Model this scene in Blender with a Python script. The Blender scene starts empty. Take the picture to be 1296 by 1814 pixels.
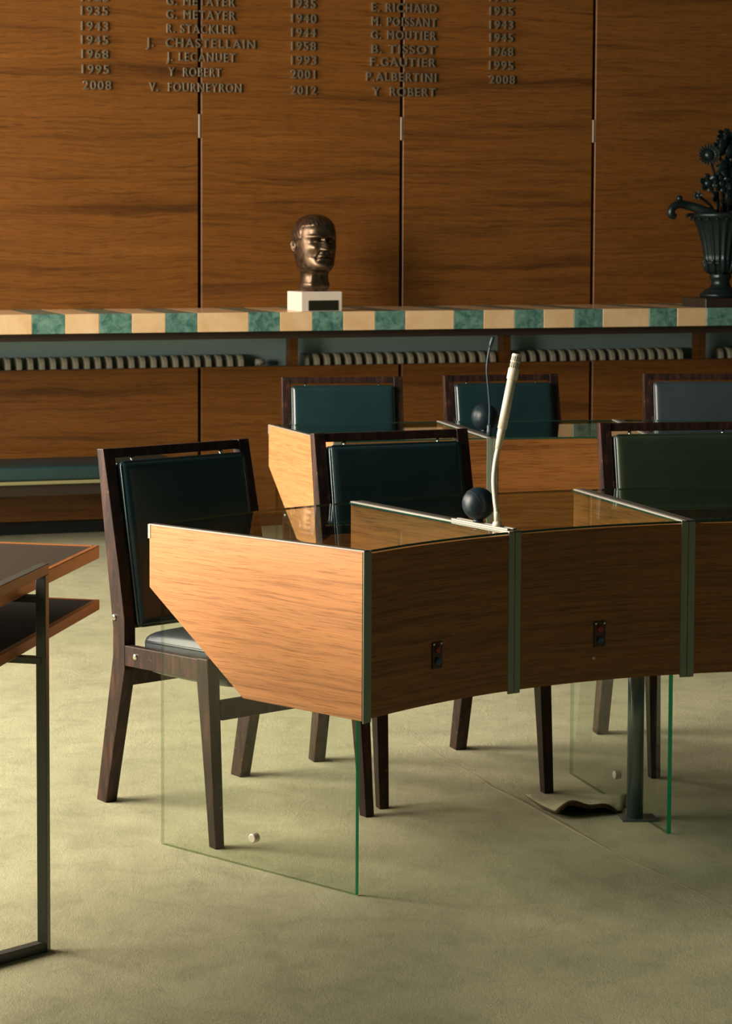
import bpy, bmesh, math, random
from mathutils import Vector, Matrix
random.seed(7)
PI = math.pi
S = bpy.context.scene
COL = S.collection

# ---------------------------------------------------------------- camera
cd = bpy.data.cameras.new('camera'); cam = bpy.data.objects.new('camera', cd); COL.objects.link(cam)
F, PX, PY, TILT, HCAM = 3734.67, 378.85, 643.64, 0.06180, 1.4009
cd.sensor_fit = 'HORIZONTAL'; cd.sensor_width = 36.0; cd.lens = 36.0 * F / 1296
cd.shift_x = (648 - PX) / 1296; cd.shift_y = -(907 - PY) / 1296
cam.location = (0, 0, HCAM); cam.rotation_euler = (PI / 2 - TILT, 0, 0)
cd.clip_start = 0.05; cd.clip_end = 60
cd.dof.use_dof = True; cd.dof.focus_distance = 4.75; cd.dof.aperture_fstop = 18
S.camera = cam

# ---------------------------------------------------------------- view, world, daylight
S.view_settings.view_transform = 'Standard'; S.view_settings.look = 'None'
S.view_settings.gamma = 1.0; S.view_settings.use_curve_mapping = False
S.view_settings.exposure = 0.07
S.cycles.max_bounces = 8; S.cycles.diffuse_bounces = 4; S.cycles.glossy_bounces = 4; S.cycles.transparent_max_bounces = 16
W = bpy.data.worlds.new('daylight'); S.world = W; W.use_nodes = True
W.node_tree.nodes['Background'].inputs[0].default_value = (0.30, 0.42, 0.45, 1)
W.node_tree.nodes['Background'].inputs[1].default_value = 0.6
XW = -3.0                                     # inner face of the window wall
WINDOWS = [(4.75, 2.9), (7.9, 2.2)]   # centre y, width
WZ0, WZ1 = 0.75, 3.15
for i, (wy, ww) in enumerate(WINDOWS):        # daylight entering through each window
    ld = bpy.data.lights.new('window_daylight', 'AREA'); lo = bpy.data.objects.new('window_daylight', ld); COL.objects.link(lo)
    ld.shape = 'RECTANGLE'; ld.size = ww - 0.14; ld.size_y = WZ1 - WZ0 - 0.14
    ld.energy = (450, 140)[i]; ld.color = (1.0, 0.90, 0.74)
    lo.location = (XW - 0.02, wy, (WZ0 + WZ1) / 2); lo.rotation_euler = (0, -PI / 2, 0)
    lo.rotation_euler = Vector((1, 0, -0.12)).to_track_quat('-Z', 'Z').to_euler()

# ---------------------------------------------------------------- material helpers
def mat(name, color=(.5, .5, .5), rough=.5, metal=0, spec=.5):
    m = bpy.data.materials.new(name); m.use_nodes = True
    b = m.node_tree.nodes['Principled BSDF']
    b.inputs['Base Color'].default_value = (*color, 1); b.inputs['Roughness'].default_value = rough
    b.inputs['Metallic'].default_value = metal; b.inputs['Specular IOR Level'].default_value = spec
    return m
class NT:
    def __init__(s, m): s.t = m.node_tree; s.b = s.t.nodes['Principled BSDF']
    def n(s, typ, **kw):
        nd = s.t.nodes.new(typ)
        for k, v in kw.items(): setattr(nd, k, v)
        return nd
    def l(s, a, b): s.t.links.new(a, b)
    def noise(s, vec, scale, detail=4, rough=.55, dist=0):
        nd = s.n('ShaderNodeTexNoise'); nd.inputs['Scale'].default_value = scale; nd.inputs['Detail'].default_value = detail
        nd.inputs['Roughness'].default_value = rough; nd.inputs['Distortion'].default_value = dist
        if vec is not None: s.l(vec, nd.inputs['Vector'])
        return nd
    def mapping(s, vec, scale, loc=(0, 0, 0)):
        nd = s.n('ShaderNodeMapping'); nd.inputs['Scale'].default_value = scale; nd.inputs['Location'].default_value = loc
        s.l(vec, nd.inputs['Vector']); return nd.outputs[0]
    def ramp(s, fac, stops):
        nd = s.n('ShaderNodeValToRGB'); e = nd.color_ramp.elements
        e[0].position, e[0].color = stops[0][0], (*stops[0][1], 1); e[1].position, e[1].color = stops[-1][0], (*stops[-1][1], 1)
        for p, c in stops[1:-1]: x = e.new(p); x.color = (*c, 1)
        s.l(fac, nd.inputs[0]); return nd.outputs[0]
    def mix(s, fac, a, b, typ='MIX'):
        nd = s.n('ShaderNodeMix', data_type='RGBA', blend_type=typ)
        if isinstance(fac, (int, float)): nd.inputs[0].default_value = fac
        else: s.l(fac, nd.inputs[0])
        for i, v in ((6, a), (7, b)):
            if isinstance(v, tuple): nd.inputs[i].default_value = (*v, 1)
            else: s.l(v, nd.inputs[i])
        return nd.outputs[2]
    def bump(s, h, strength, dist=.002):
        nd = s.n('ShaderNodeBump'); nd.inputs['Strength'].default_value = strength; nd.inputs['Distance'].default_value = dist
        s.l(h, nd.inputs['Height']); s.l(nd.outputs[0], s.b.inputs['Normal'])
def wood(name, dark, mid, light, rough=.4, figure=1.0, streak=.5, spec=.5):
    m = mat(name, mid, rough, 0, spec); t = NT(m)
    uv = t.n('ShaderNodeUVMap').outputs[0]
    oi = t.n('ShaderNodeObjectInfo')
    add = t.n('ShaderNodeVectorMath', operation='ADD'); sc = t.n('ShaderNodeVectorMath', operation='SCALE')
    comb = t.n('ShaderNodeCombineXYZ'); comb.inputs[0].default_value = 17.3; comb.inputs[1].default_value = 9.1; comb.inputs[2].default_value = 3.7
    t.l(comb.outputs[0], sc.inputs[0]); t.l(oi.outputs['Random'], sc.inputs['Scale'])
    t.l(uv, add.inputs[0]); t.l(sc.outputs[0], add.inputs[1]); v = add.outputs[0]
    # slow wander of the grain lines
    wob = t.noise(t.mapping(v, (1.6, 5, 1)), 1.0, 3)
    wv = t.n('ShaderNodeVectorMath', operation='MULTIPLY'); t.l(wob.outputs['Color'], wv.inputs[0]); wv.inputs[1].default_value = (0, .045 * figure, 0)
    v2 = t.n('ShaderNodeVectorMath', operation='ADD'); t.l(v, v2.inputs[0]); t.l(wv.outputs[0], v2.inputs[1])
    big = t.noise(t.mapping(v2.outputs[0], (.55, 11, 1)), 1.0, 5, .6)
    fine = t.noise(t.mapping(v2.outputs[0], (1.7, 85, 1)), 1.0, 7, .72)
    pore = t.noise(t.mapping(v2.outputs[0], (13, 500, 1)), 1.0, 3, .55)
    c = t.ramp(big.outputs[0], [(.26, dark), (.46, mid), (.60, mid), (.80, light)])
    f2 = t.ramp(fine.outputs[0], [(.30, (.38, .36, .34)), (.50, (1, 1, 1)), (.75, (1.22, 1.18, 1.1))])
    c = t.mix(streak, c, f2, 'MULTIPLY')
    f3 = t.ramp(pore.outputs[0], [(.34, (.50, .44, .38)), (.47, (1, 1, 1))])
    c = t.mix(min(1, streak * 1.2), c, f3, 'MULTIPLY')
    t.l(c, t.b.inputs['Base Color'])
    t.bump(pore.outputs[0], .06)
    return m

M = {}
M['wall_wood'] = wood('wall_wood', (.085, .030, .0065), (.225, .082, .0145), (.33, .128, .024), .38, 1.8, .85)
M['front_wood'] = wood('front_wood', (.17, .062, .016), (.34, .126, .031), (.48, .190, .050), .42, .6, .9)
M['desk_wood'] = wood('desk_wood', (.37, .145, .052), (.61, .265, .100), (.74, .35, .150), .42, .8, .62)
M['table_wood'] = wood('table_wood', (.20, .06, .015), (.36, .12, .03), (.45, .17, .05), .4, .5, .4)
M['dark_wood'] = mat('dark_wood', (.03, .018, .012), .5)
M['black_void'] = mat('joint_black', (.006, .008, .008), .7)
def worn_wood():
    m = mat('chair_wood', (.06, .03, .02), .45, 0, .35); t = NT(m)
    co = t.n('ShaderNodeTexCoord').outputs['Object']
    a = t.noise(t.mapping(co, (60, 60, 9)), 1, 5, .6); b = t.noise(co, 55, 6, .7); d = t.noise(co, 9, 3)
    base = t.ramp(a.outputs[0], [(.3, (.011, .0052, .0042)), (.5, (.026, .0105, .0078)), (.72, (.075, .028, .019))])
    sp = t.ramp(b.outputs[0], [(.60, (0, 0, 0)), (.68, (1, 1, 1))]); pa = t.ramp(d.outputs[0], [(.48, (0, 0, 0)), (.62, (1, 1, 1))])
    w = t.mix(1, sp, pa, 'MULTIPLY')
    w2 = t.mix(1, w, (.6, .6, .6), 'MULTIPLY')
    c = t.mix(w2, base, (.30, .17, .11)); t.l(c, t.b.inputs['Base Color']); t.bump(a.outputs[0], .12)
    return m
M['chair_wood'] = worn_wood()
def leather(name, col, rough=.33):
    m = mat(name, col, rough, 0, .8); t = NT(m); co = t.n('ShaderNodeTexCoord').outputs['Object']
    a = t.noise(co, 420, 3); b = t.noise(co, 7, 4); sc = t.noise(t.mapping(co, (30, 30, 160)), 1, 6, .7)
    c = t.mix(b.outputs[0], tuple(x * .75 for x in col), tuple(x * 1.3 for x in col)); t.l(c, t.b.inputs['Base Color'])
    r = t.n('ShaderNodeMapRange'); r.inputs[3].default_value = rough - .07; r.inputs[4].default_value = rough + .12
    t.l(b.outputs[0], r.inputs[0]); t.l(r.outputs[0], t.b.inputs['Roughness'])
    t.bump(a.outputs[0], .10, .0006); return m
M['leather'] = leather('leather_teal_black', (.011, .031, .038), .22)
M['leather_old'] = leather('leather_olive_black', (.024, .040, .022), .38)
M['leather_grey'] = leather('leather_slate', (.030, .042, .055), .36)
M['leather_seat'] = leather('leather_seat', (.018, .023, .030), .30)
M['strip'] = mat('brushed_strip', (.30, .34, .27), .5, .35)
M['trim_light'] = mat('trim_aluminium', (.42, .385, .34), .5, .35)
M['trim_dark'] = mat('trim_dark', (.10, .085, .075), .45, .3)
M['steel'] = mat('steel_tube', (.20, .26, .27), .32, .8)
M['bolt_cap'] = mat('bolt_cap', (.62, .58, .48), .35, .2)
M['chrome'] = mat('chrome', (.75, .75, .70), .18, 1)
M['frame_metal'] = mat('painted_frame', (.085, .088, .074), .4, .3)
M['laminate'] = mat('black_laminate', (.038, .040, .038), .32)
M['laminate_shaded'] = mat('shaded_laminate', (.018, .017, .013), .75, 0, .2)  # duller laminate copy, shade of the lower shelf put into its colour
M['mic_white'] = mat('mic_ivory', (.80, .72, .58), .38)
M['mic_black'] = mat('mic_black', (.02, .04, .05), .4)
M['ball'] = mat('ball_black', (.005, .015, .023), .40, 0, .4)
M['cream'] = mat('radiator_cream', (.62, .57, .44), .45)
M['niche'] = mat('niche_paint', (.46, .64, .66), .7)
M['letter'] = mat('letter_bronze', (.36, .28, .19), .33, .65)
M['brass'] = mat('hinge_brass', (.42, .31, .23), .5, .4)
M['stone_white'] = mat('plinth_stone', (.86, .72, .63), .8)
M['plaque'] = mat('plaque_dark', (.035, .032, .020), .4, .4)
M['plaster_bounce_tint'] = mat('plaster_bounce_tint', (.022, .055, .055), .9)  # unseen walls, made dark teal to dim and tint the bounced light
M['ceiling'] = mat('ceiling_bounce_tint', (.045, .085, .085), .9)  # unseen ceiling, darkened towards teal to keep ambient light low and cool
M['window_paint'] = mat('window_frame_paint', (.5, .48, .42), .5)
M['red'] = mat('button_red', (.35, .02, .02), .3); M['blue'] = mat('button_blue', (.03, .09, .20), .3)
M['bakelite'] = mat('bakelite', (.05, .022, .016), .35)
M['bench_teal'] = leather('bench_vinyl', (.012, .046, .050), .5)
M['piping_yellow'] = mat('piping_yellow', (.30, .27, .13), .7)
M['skirting'] = mat('plinth_black', (.008, .010, .010), .6)
def bronze():
    m = mat('bronze', (.20, .125, .075), .34, .9); t = NT(m); co = t.n('ShaderNodeTexCoord').outputs['Object']
    a = t.noise(co, 40, 5); c = t.ramp(a.outputs[0], [(.3, (.075, .050, .034)), (.65, (.23, .150, .098))]); t.l(c, t.b.inputs['Base Color']); t.bump(a.outputs[0], .08, .002); return m
M['bronze'] = bronze()
M['urn'] = mat('urn_patina', (.018, .030, .032), .30, .55)
def marble(name, a, b, scale, lo=.35, hi=.65):
    m = mat(name, a, .22); t = NT(m); co = t.n('ShaderNodeTexCoord').outputs['Object']
    n1 = t.noise(co, scale, 8, .65, .6); c = t.ramp(n1.outputs[0], [(lo, a), (hi, b)]); t.l(c, t.b.inputs['Base Color']); return m
M['marble_green'] = marble('marble_green', (.035, .13, .115), (.20, .36, .30), 26)
M['marble_tan'] = marble('marble_tan', (.80, .51, .27), (.91, .64, .39), 7)
def carpet():
    m = mat('carpet', (.4, .37, .22), .95, 0, .1); t = NT(m); co = t.n('ShaderNodeTexCoord').outputs['Object']
    big = t.noise(co, 1.6, 5, .6); mid = t.noise(co, 11, 6, .65, .4); fine = t.noise(t.mapping(co, (1, 1.6, 1)), 330, 3, .7); pile = t.noise(co, 90, 4, .7)
    c = t.ramp(mid.outputs[0], [(.25, (.44, .405, .225)), (.5, (.58, .54, .305)), (.75, (.65, .605, .36))])
    st = t.ramp(big.outputs[0], [(.36, (.70, .72, .66)), (.52, (1, 1, 1)), (.8, (1.06, 1.03, 1))])
    c = t.mix(.55, c, st, 'MULTIPLY')
    f = t.ramp(fine.outputs[0], [(.3, (.60, .60, .58)), (.55, (1, 1, 1)), (.75, (1.1, 1.1, 1.1))]); c = t.mix(.7, c, f, 'MULTIPLY')
    t.l(c, t.b.inputs['Base Color'])
    ad = t.n('ShaderNodeMath', operation='ADD'); t.l(fine.outputs[0], ad.inputs[0]); t.l(pile.outputs[0], ad.inputs[1])
    ad2 = t.n('ShaderNodeMath', operation='MULTIPLY_ADD'); t.l(mid.outputs[0], ad2.inputs[0]); ad2.inputs[1].default_value = 1.6; t.l(ad.outputs[0], ad2.inputs[2])
    t.bump(ad2.outputs[0], .85, .006); t.b.inputs['Sheen Weight'].default_value = .25
    return m
M['carpet'] = carpet()
M['carpet_back'] = mat('carpet_backing', (.085, .050, .022), .95)
def glass(name, tint, ior=1.6):
    m = bpy.data.materials.new(name); m.use_nodes = True; tr = m.node_tree; tr.nodes.clear()
    o = tr.nodes.new('ShaderNodeOutputMaterial'); mx = tr.nodes.new('ShaderNodeMixShader')
    tp = tr.nodes.new('ShaderNodeBsdfTransparent'); tp.inputs[0].default_value = (*tint, 1)
    gl = tr.nodes.new('ShaderNodeBsdfGlossy'); gl.inputs['Roughness'].default_value = .004
    fr = tr.nodes.new('ShaderNodeFresnel'); fr.inputs[0].default_value = ior
    ge = tr.nodes.new('ShaderNodeNewGeometry'); iv = tr.nodes.new('ShaderNodeMath'); iv.operation = 'SUBTRACT'; iv.inputs[0].default_value = 1
    mu = tr.nodes.new('ShaderNodeMath'); mu.operation = 'MULTIPLY'
    L = tr.links.new
    L(ge.outputs['Backfacing'], iv.inputs[1]); L(fr.outputs[0], mu.inputs[0]); L(iv.outputs[0], mu.inputs[1])
    L(mu.outputs[0], mx.inputs[0]); L(tp.outputs[0], mx.inputs[1]); L(gl.outputs[0], mx.inputs[2]); L(mx.outputs[0], o.inputs[0])
    return m
M['glass_top'] = glass('glass_top', (.90, .97, .93), 1.62)
M['glass_leg'] = glass('glass_leg', (.955, .975, .95), 1.42)
M['pane'] = glass('window_pane', (.97, .99, .98), 1.45)
M['glass_rim'] = mat('glass_rim', (.02, .075, .05), .2)
M['glass_edge'] = mat('glass_edge_green', (.02, .80, .42), .2)
M['glass_rear'] = glass('glass_rear_edge', (.66, .74, .64), 1.2)

# ---------------------------------------------------------------- object helpers
def tag(o, label, cat=None, group=None, kind=None):
    if label: o['label'] = label
    if cat: o['category'] = cat
    if group: o['group'] = group
    if kind: o['kind'] = kind
    return o
def root(name, loc, rz=0, label=None, cat=None, group=None):
    o = bpy.data.objects.new(name, None); COL.objects.link(o); o.location = loc; o.rotation_euler = (0, 0, rz); o.empty_display_size = .05
    return tag(o, label, cat, group)
def link(name, me, mats, parent=None, smooth=False):
    if not isinstance(mats, (list, tuple)): mats = [mats]
    for m in mats: me.materials.append(M[m] if isinstance(m, str) else m)
    if smooth:
        for p in me.polygons: p.use_smooth = True
    o = bpy.data.objects.new(name, me); COL.objects.link(o)
    if parent: o.parent = parent
    return o
def from_bm(name, bm, mats, parent=None, smooth=False):
    bmesh.ops.recalc_face_normals(bm, faces=bm.faces)
    me = bpy.data.meshes.new(name); bm.to_mesh(me); bm.free(); return link(name, me, mats, parent, smooth)
def box_bm(bm, x0, x1, y0, y1, z0, z1, bevel=0, seg=2, mi=0):
    vs = [bm.verts.new((x, y, z)) for z in (z0, z1) for y in (y0, y1) for x in (x0, x1)]
    fs = [bm.faces.new([vs[i] for i in f]) for f in ((0, 2, 3, 1), (4, 5, 7, 6), (0, 1, 5, 4), (2, 6, 7, 3), (0, 4, 6, 2), (1, 3, 7, 5))]
    for f in fs: f.material_index = mi
    if bevel:
        es = list({e for f in fs for e in f.edges})
        bmesh.ops.bevel(bm, geom=es, offset=bevel, segments=seg, affect='EDGES', profile=.5)
    return vs
def uv_xz(me, ax=0, az=2):
    l = me.uv_layers.new(name='UVMap')
    for lp in me.loops:
        v = me.vertices[lp.vertex_index].co; l.data[lp.index].uv = (v[ax] + v[1 - ax if ax < 2 else 1] * .37, v[az] + .11 * v[1 - ax])
def box(name, dims, mats, parent=None, bevel=0, seg=2, smooth=False, uv=None):
    bm = bmesh.new(); box_bm(bm, *dims, bevel=bevel, seg=seg); o = from_bm(name, bm, mats, parent, smooth)
    if uv is not None: uv_xz(o.data, uv)
    return o
def prism_bm(bm, pts, axis, a, b, mi=0, bevel=0):
    """polygon pts (p,q) extruded along axis 'x'/'y'/'z' from a to b"""
    def V(p, q, h): return {'x': (h, p, q), 'y': (p, h, q), 'z': (p, q, h)}[axis]
    A = [bm.verts.new(V(p, q, a)) for p, q in pts]; B = [bm.verts.new(V(p, q, b)) for p, q in pts]
    n = len(pts); fs = [bm.faces.new(A), bm.faces.new(B[::-1])] + [bm.faces.new((A[i], A[(i + 1) % n], B[(i + 1) % n], B[i])) for i in range(n)]
    for f in fs: f.material_index = mi
    if bevel: bmesh.ops.bevel(bm, geom=list({e for f in fs for e in f.edges}), offset=bevel, segments=2, affect='EDGES', profile=.5)
def tube_bm(bm, pts, r, n=12, cap=True, mi=0):
    pts = [Vector(p) for p in pts]; rs = r if isinstance(r, (list, tuple)) else [r] * len(pts)
    rings = []; up = None
    for i, p in enumerate(pts):
        d = (pts[min(i + 1, len(pts) - 1)] - pts[max(i - 1, 0)]).normalized()
        if up is None: up = d.orthogonal().normalized()
        up = (up - d * up.dot(d)).normalized(); side = d.cross(up)
        rings.append([bm.verts.new(p + (up * math.cos(2 * PI * k / n) + side * math.sin(2 * PI * k / n)) * rs[i]) for k in range(n)])
    for A, B in zip(rings, rings[1:]):
        for k in range(n):
            f = bm.faces.new((A[k], A[(k + 1) % n], B[(k + 1) % n], B[k])); f.material_index = mi; f.smooth = True
    if cap:
        for R_ in (rings[0][::-1], rings[-1]): f = bm.faces.new(R_); f.material_index = mi
def lathe_bm(bm, prof, n=32, mod=None, mi=0, c=(0, 0, 0)):
    rings = []
    for r, z in prof:
        ring = []
        for k in range(n):
            a = 2 * PI * k / n; rr = r * (mod(a, z) if mod else 1)
            ring.append(bm.verts.new((c[0] + rr * math.cos(a), c[1] + rr * math.sin(a), c[2] + z)))
        rings.append(ring)
    for A, B in zip(rings, rings[1:]):
        for k in range(n):
            f = bm.faces.new((A[k], A[(k + 1) % n], B[(k + 1) % n], B[k])); f.smooth = True; f.material_index = mi
    bm.faces.new(rings[0][::-1]); bm.faces.new(rings[-1])
def cyl(name, p0, p1, r, mats, parent, n=16):
    bm = bmesh.new(); tube_bm(bm, [p0, p1], r, n); return from_bm(name, bm, mats, parent)
def copy_tree(o, parent=None):
    c = o.copy(); COL.objects.link(c); c.parent = parent
    for ch in [x for x in bpy.data.objects if x.parent == o]: copy_tree(ch, c)
    return c

# ---------------------------------------------------------------- room shell
DW, MW = 9.9405, 0.2655                     # back wall line: y = DW + MW * x
AW = math.atan(MW); CA, SA = math.cos(AW), math.sin(AW)
def wall_w(u, off, z=0):                    # wall frame -> world, off = distance in front of the wall
    return Vector((u * CA + off * SA, DW + u * SA - off * CA, z))
XR, YB, ZC = 5.6, -2.2, 3.9
fl = bmesh.new(); box_bm(fl, XW - .3, XR + .3, YB - .3, 12.4, -.06, 0)
floor = from_bm('floor', fl, 'carpet'); tag(floor, 'worn olive beige carpet covering the whole room', kind='structure')
ce = box('ceiling', (XW - .3, XR + .3, YB - .3, 12.4, ZC, ZC + .1), 'ceiling'); tag(ce, 'unseen ceiling of the chamber, toned dark teal to dim bounced light', kind='structure')
wr = box('wall_right', (XR, XR + .2, YB - .2, 12.2, 0, ZC), 'plaster_bounce_tint'); tag(wr, 'plain wall on the right of the room', kind='structure')
wb = box('wall_rear', (XW - .2, XR + .2, YB - .2, YB, 0, ZC), 'plaster_bounce_tint'); tag(wb, 'plain wall behind the viewer', kind='structure')
wl = bmesh.new(); ys = YB
for wy, ww in WINDOWS:
    box_bm(wl, XW - .22, XW, ys, wy - ww / 2, 0, ZC); box_bm(wl, XW - .22, XW, wy - ww / 2, wy + ww / 2, 0, WZ0); box_bm(wl, XW - .22, XW, wy - ww / 2, wy + ww / 2, WZ1, ZC); ys = wy + ww / 2
box_bm(wl, XW - .22, XW, ys, 12.2, 0, ZC)
tag(from_bm('wall_left', wl, 'plaster_bounce_tint'), 'window wall on the left of the room', kind='structure')
for i, (wy, ww) in enumerate(WINDOWS):
    bm = bmesh.new(); a, b = wy - ww / 2, wy + ww / 2
    for d in ((a, a + .07, WZ0, WZ1), (b - .07, b, WZ0, WZ1), (a, b, WZ0, WZ0 + .07), (a, b, WZ1 - .07, WZ1)): box_bm(bm, XW - .16, XW - .06, d[0], d[1], d[2], d[3])
    w = from_bm('window_%d' % (i + 1), bm, 'window_paint'); tag(w, 'tall window in the left wall, number %d from the viewer' % (i + 1), kind='structure')
    box('pane', (XW - .12, XW - .112, a + .07, b - .07, WZ0 + .07, WZ1 - .07), 'pane', w)

# back wall: dark backing slab, veneer panels standing proud of it
bm = bmesh.new()
box_bm(bm, -5.2, 5.4, .03, .25, .93, ZC)
wall = from_bm('wall_back', bm, 'black_void'); wall.location = (0, DW, 0); wall.rotation_euler = (0, 0, AW)
tag(wall, 'rosewood veneer panelled back wall with dark upright joints', kind='structure')
U0, PW, GAP = -.0693, 1.0017, .0165
for k in range(-5, 5):
    a, b = U0 + k * PW + GAP / 2, U0 + (k + 1) * PW - GAP / 2
    box('upper_panel', (a, b, 0, .03, 1.00, ZC), 'wall_wood', wall, .002, 1, uv=0)
    box('lower_panel', (a, b, 0, .055, .064, .767), 'wall_wood', wall, .002, 1, uv=0)
    box('joint_strip', (b, b + GAP, .04, .055, .064, .760), 'black_void', wall)
    box('hinge_plate', (U0 + k * PW - .006, U0 + k * PW + .004, -.003, .02, 1.845, 1.956), 'brass', wall, .0015, 1)
box('lower_backing', (-5.2, 5.4, .20, .25, 0, .93), 'black_void', wall)
box('niche_back', (-5.2, 5.4, .19, .20, .70, .93), 'niche', wall)
box('niche_soffit', (-5.2, 5.4, .0, .2, .915, .93), 'dark_wood', wall)
for u in (.4018, 1.493, 2.55, -2.2): box('niche_post', (u - .02, u + .02, .02, .09, .745, .93), 'wall_wood', wall, uv=0)
box('plinth', (-5.2, 5.4, .03, .06, 0, .064), 'skirting', wall)

# marble shelf
SD, SZ0, SZ1 = .60, .963, 1.048
sh = root('marble_shelf', (0, DW, 0), AW, 'long shelf of alternating tan and green marble blocks along the panelled wall', 'shelf')
u = -.9726; seq = []
WG, WT, WWD = .1451, .1514, .2348
pat = [('marble_green', WG), ('marble_tan', WT), ('marble_green', WG), ('marble_tan', WT), ('marble_green', WG), ('marble_tan', WWD)]
uu = u; i = 0
while uu < 4.2: seq.append((uu, uu + pat[i % 6][1], pat[i % 6][0])); uu += pat[i % 6][1]; i += 1
uu = u; i = -1
while uu > -2.7: w_ = pat[i % 6][1]; seq.append((uu - w_, uu, pat[i % 6][0])); uu -= w_; i -= 1
for a, b, m in seq: box('marble_block', (a + .0006, b - .0006, -SD, 0, SZ0, SZ1), m, sh, .0015, 1)
box('support_board', (-2.9, 4.2, -SD + .05, 0, SZ0 - .035, SZ0), 'dark_wood', sh)
# radiators behind the lower panels
def radiator(u0, u1, label):
    r = root('radiator', tuple(wall_w((u0 + u1) / 2, 0)), AW, label, 'radiator', 'radiators in the niche under the shelf')
    n = int((u1 - u0) / .0535); w = (u1 - u0)
    prof = [(.065, .10), (.065, .775)] + [(.065 + .045 - .045 * math.cos(t), .775 + .045 * math.sin(t)) for t in (PI / 6, PI / 3, PI / 2)] + [(.150, .820), (.172, .80), (.175, .10)]
    bm = bmesh.new(); prism_bm(bm, prof, 'x', -.0125, .0125, bevel=.005); o = from_bm('rib', bm, 'cream', r); me = o.data
    for k in range(n):
        c = o if k == 0 else o.copy()
        if k: COL.objects.link(c); c.parent = r
        c.location.x = -w / 2 + .0535 * (k + .5)
    bm = bmesh.new(); tube_bm(bm, [(-w / 2, .12, .16), (w / 2, .12, .16)], .018); tube_bm(bm, [(-w / 2, .12, .70), (w / 2, .12, .70)], .018); from_bm('header_pipe', bm, 'cream', r)
    return r
radiator(-2.6, .19, 'ribbed cream radiator in the niche, left of the two valves')
r2 = radiator(.455, 2.51, 'longest ribbed cream radiator in the niche, below the bust')
radiator(2.66, 4.0, 'ribbed cream radiator at the right picture edge of the niche')
for u_, lab in ((.255, 'small cream radiator valve at the end of the left radiator'), (.412, 'small cream radiator valve beside the wooden niche post')):
    v = root('radiator_valve', tuple(wall_w(u_, 0)), AW, lab, 'valve', 'radiator valves')
    cyl('stem', (0, -.0 + .10, .72), (0, .10, .775), .008, 'chrome', v)
    bm = bmesh.new(); tube_bm(bm, [(-.022, .10, .782), (.022, .10, .782)], [.016, .013], 14); from_bm('knob', bm, 'cream', v)

# raised lettering
TXT = [
[('1925',-0.633,-0.506,2.484),('1935',-0.634,-0.509,2.421),('1943',-0.634,-0.507,2.351),('1945',-0.634,-0.507,2.288),('1968',-0.632,-0.507,2.224),('1995',-0.631,-0.504,2.154),('2008',-0.627,-0.494,2.081)],
[('G. METAYER',-0.230,0.099,2.478),('G. METAYER',-0.230,0.102,2.415),('R. STACKLER',-0.230,0.096,2.350),('J.  CHASTELLAIN',-0.328,0.198,2.284),('J. LECANUET',-0.231,0.102,2.220),('Y  ROBERT',-0.221,0.033,2.150),('V.  FOURNEYRON',-0.313,0.131,2.079)],
[('1935',0.375,0.495,2.481),('1940',0.376,0.498,2.412),('1944',0.376,0.496,2.346),('1958',0.376,0.496,2.282),('1993',0.376,0.499,2.216),('2001',0.373,0.494,2.150),('2012',0.374,0.499,2.075)],
[('E. RICHARD',0.775,1.104,2.475),('M. POISSANT',0.775,1.105,2.409),('G. MOUTIER',0.773,1.102,2.345),('B. TISSOT',0.776,1.100,2.278),('F.GAUTIER',0.770,1.100,2.217),('P.ALBERTINI',0.749,1.104,2.146),('Y  ROBERT',0.780,1.101,2.076)],
[('1925',1.377,1.500,2.539),('1935',1.378,1.498,2.473),('1943',1.378,1.499,2.408),('1945',1.379,1.499,2.346),('1968',1.379,1.500,2.278),('1995',1.377,1.501,2.212),('2008',1.378,1.510,2.144)]]
TL = ['leftmost column of raised metal dates on the wall', 'left column of raised metal names crossing the first joint', 'middle column of raised metal dates above the bust',
      'right column of raised metal names crossing the second joint', 'rightmost column of raised metal dates on the wall']
cu = bpy.data.curves.new('cap', 'FONT'); cu.body = 'H'; cu.size = .056; o = bpy.data.objects.new('tmp', cu); COL.objects.link(o); bpy.context.view_layer.update()
CAPH = o.dimensions.y; bpy.data.objects.remove(o); bpy.data.curves.remove(cu)
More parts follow.
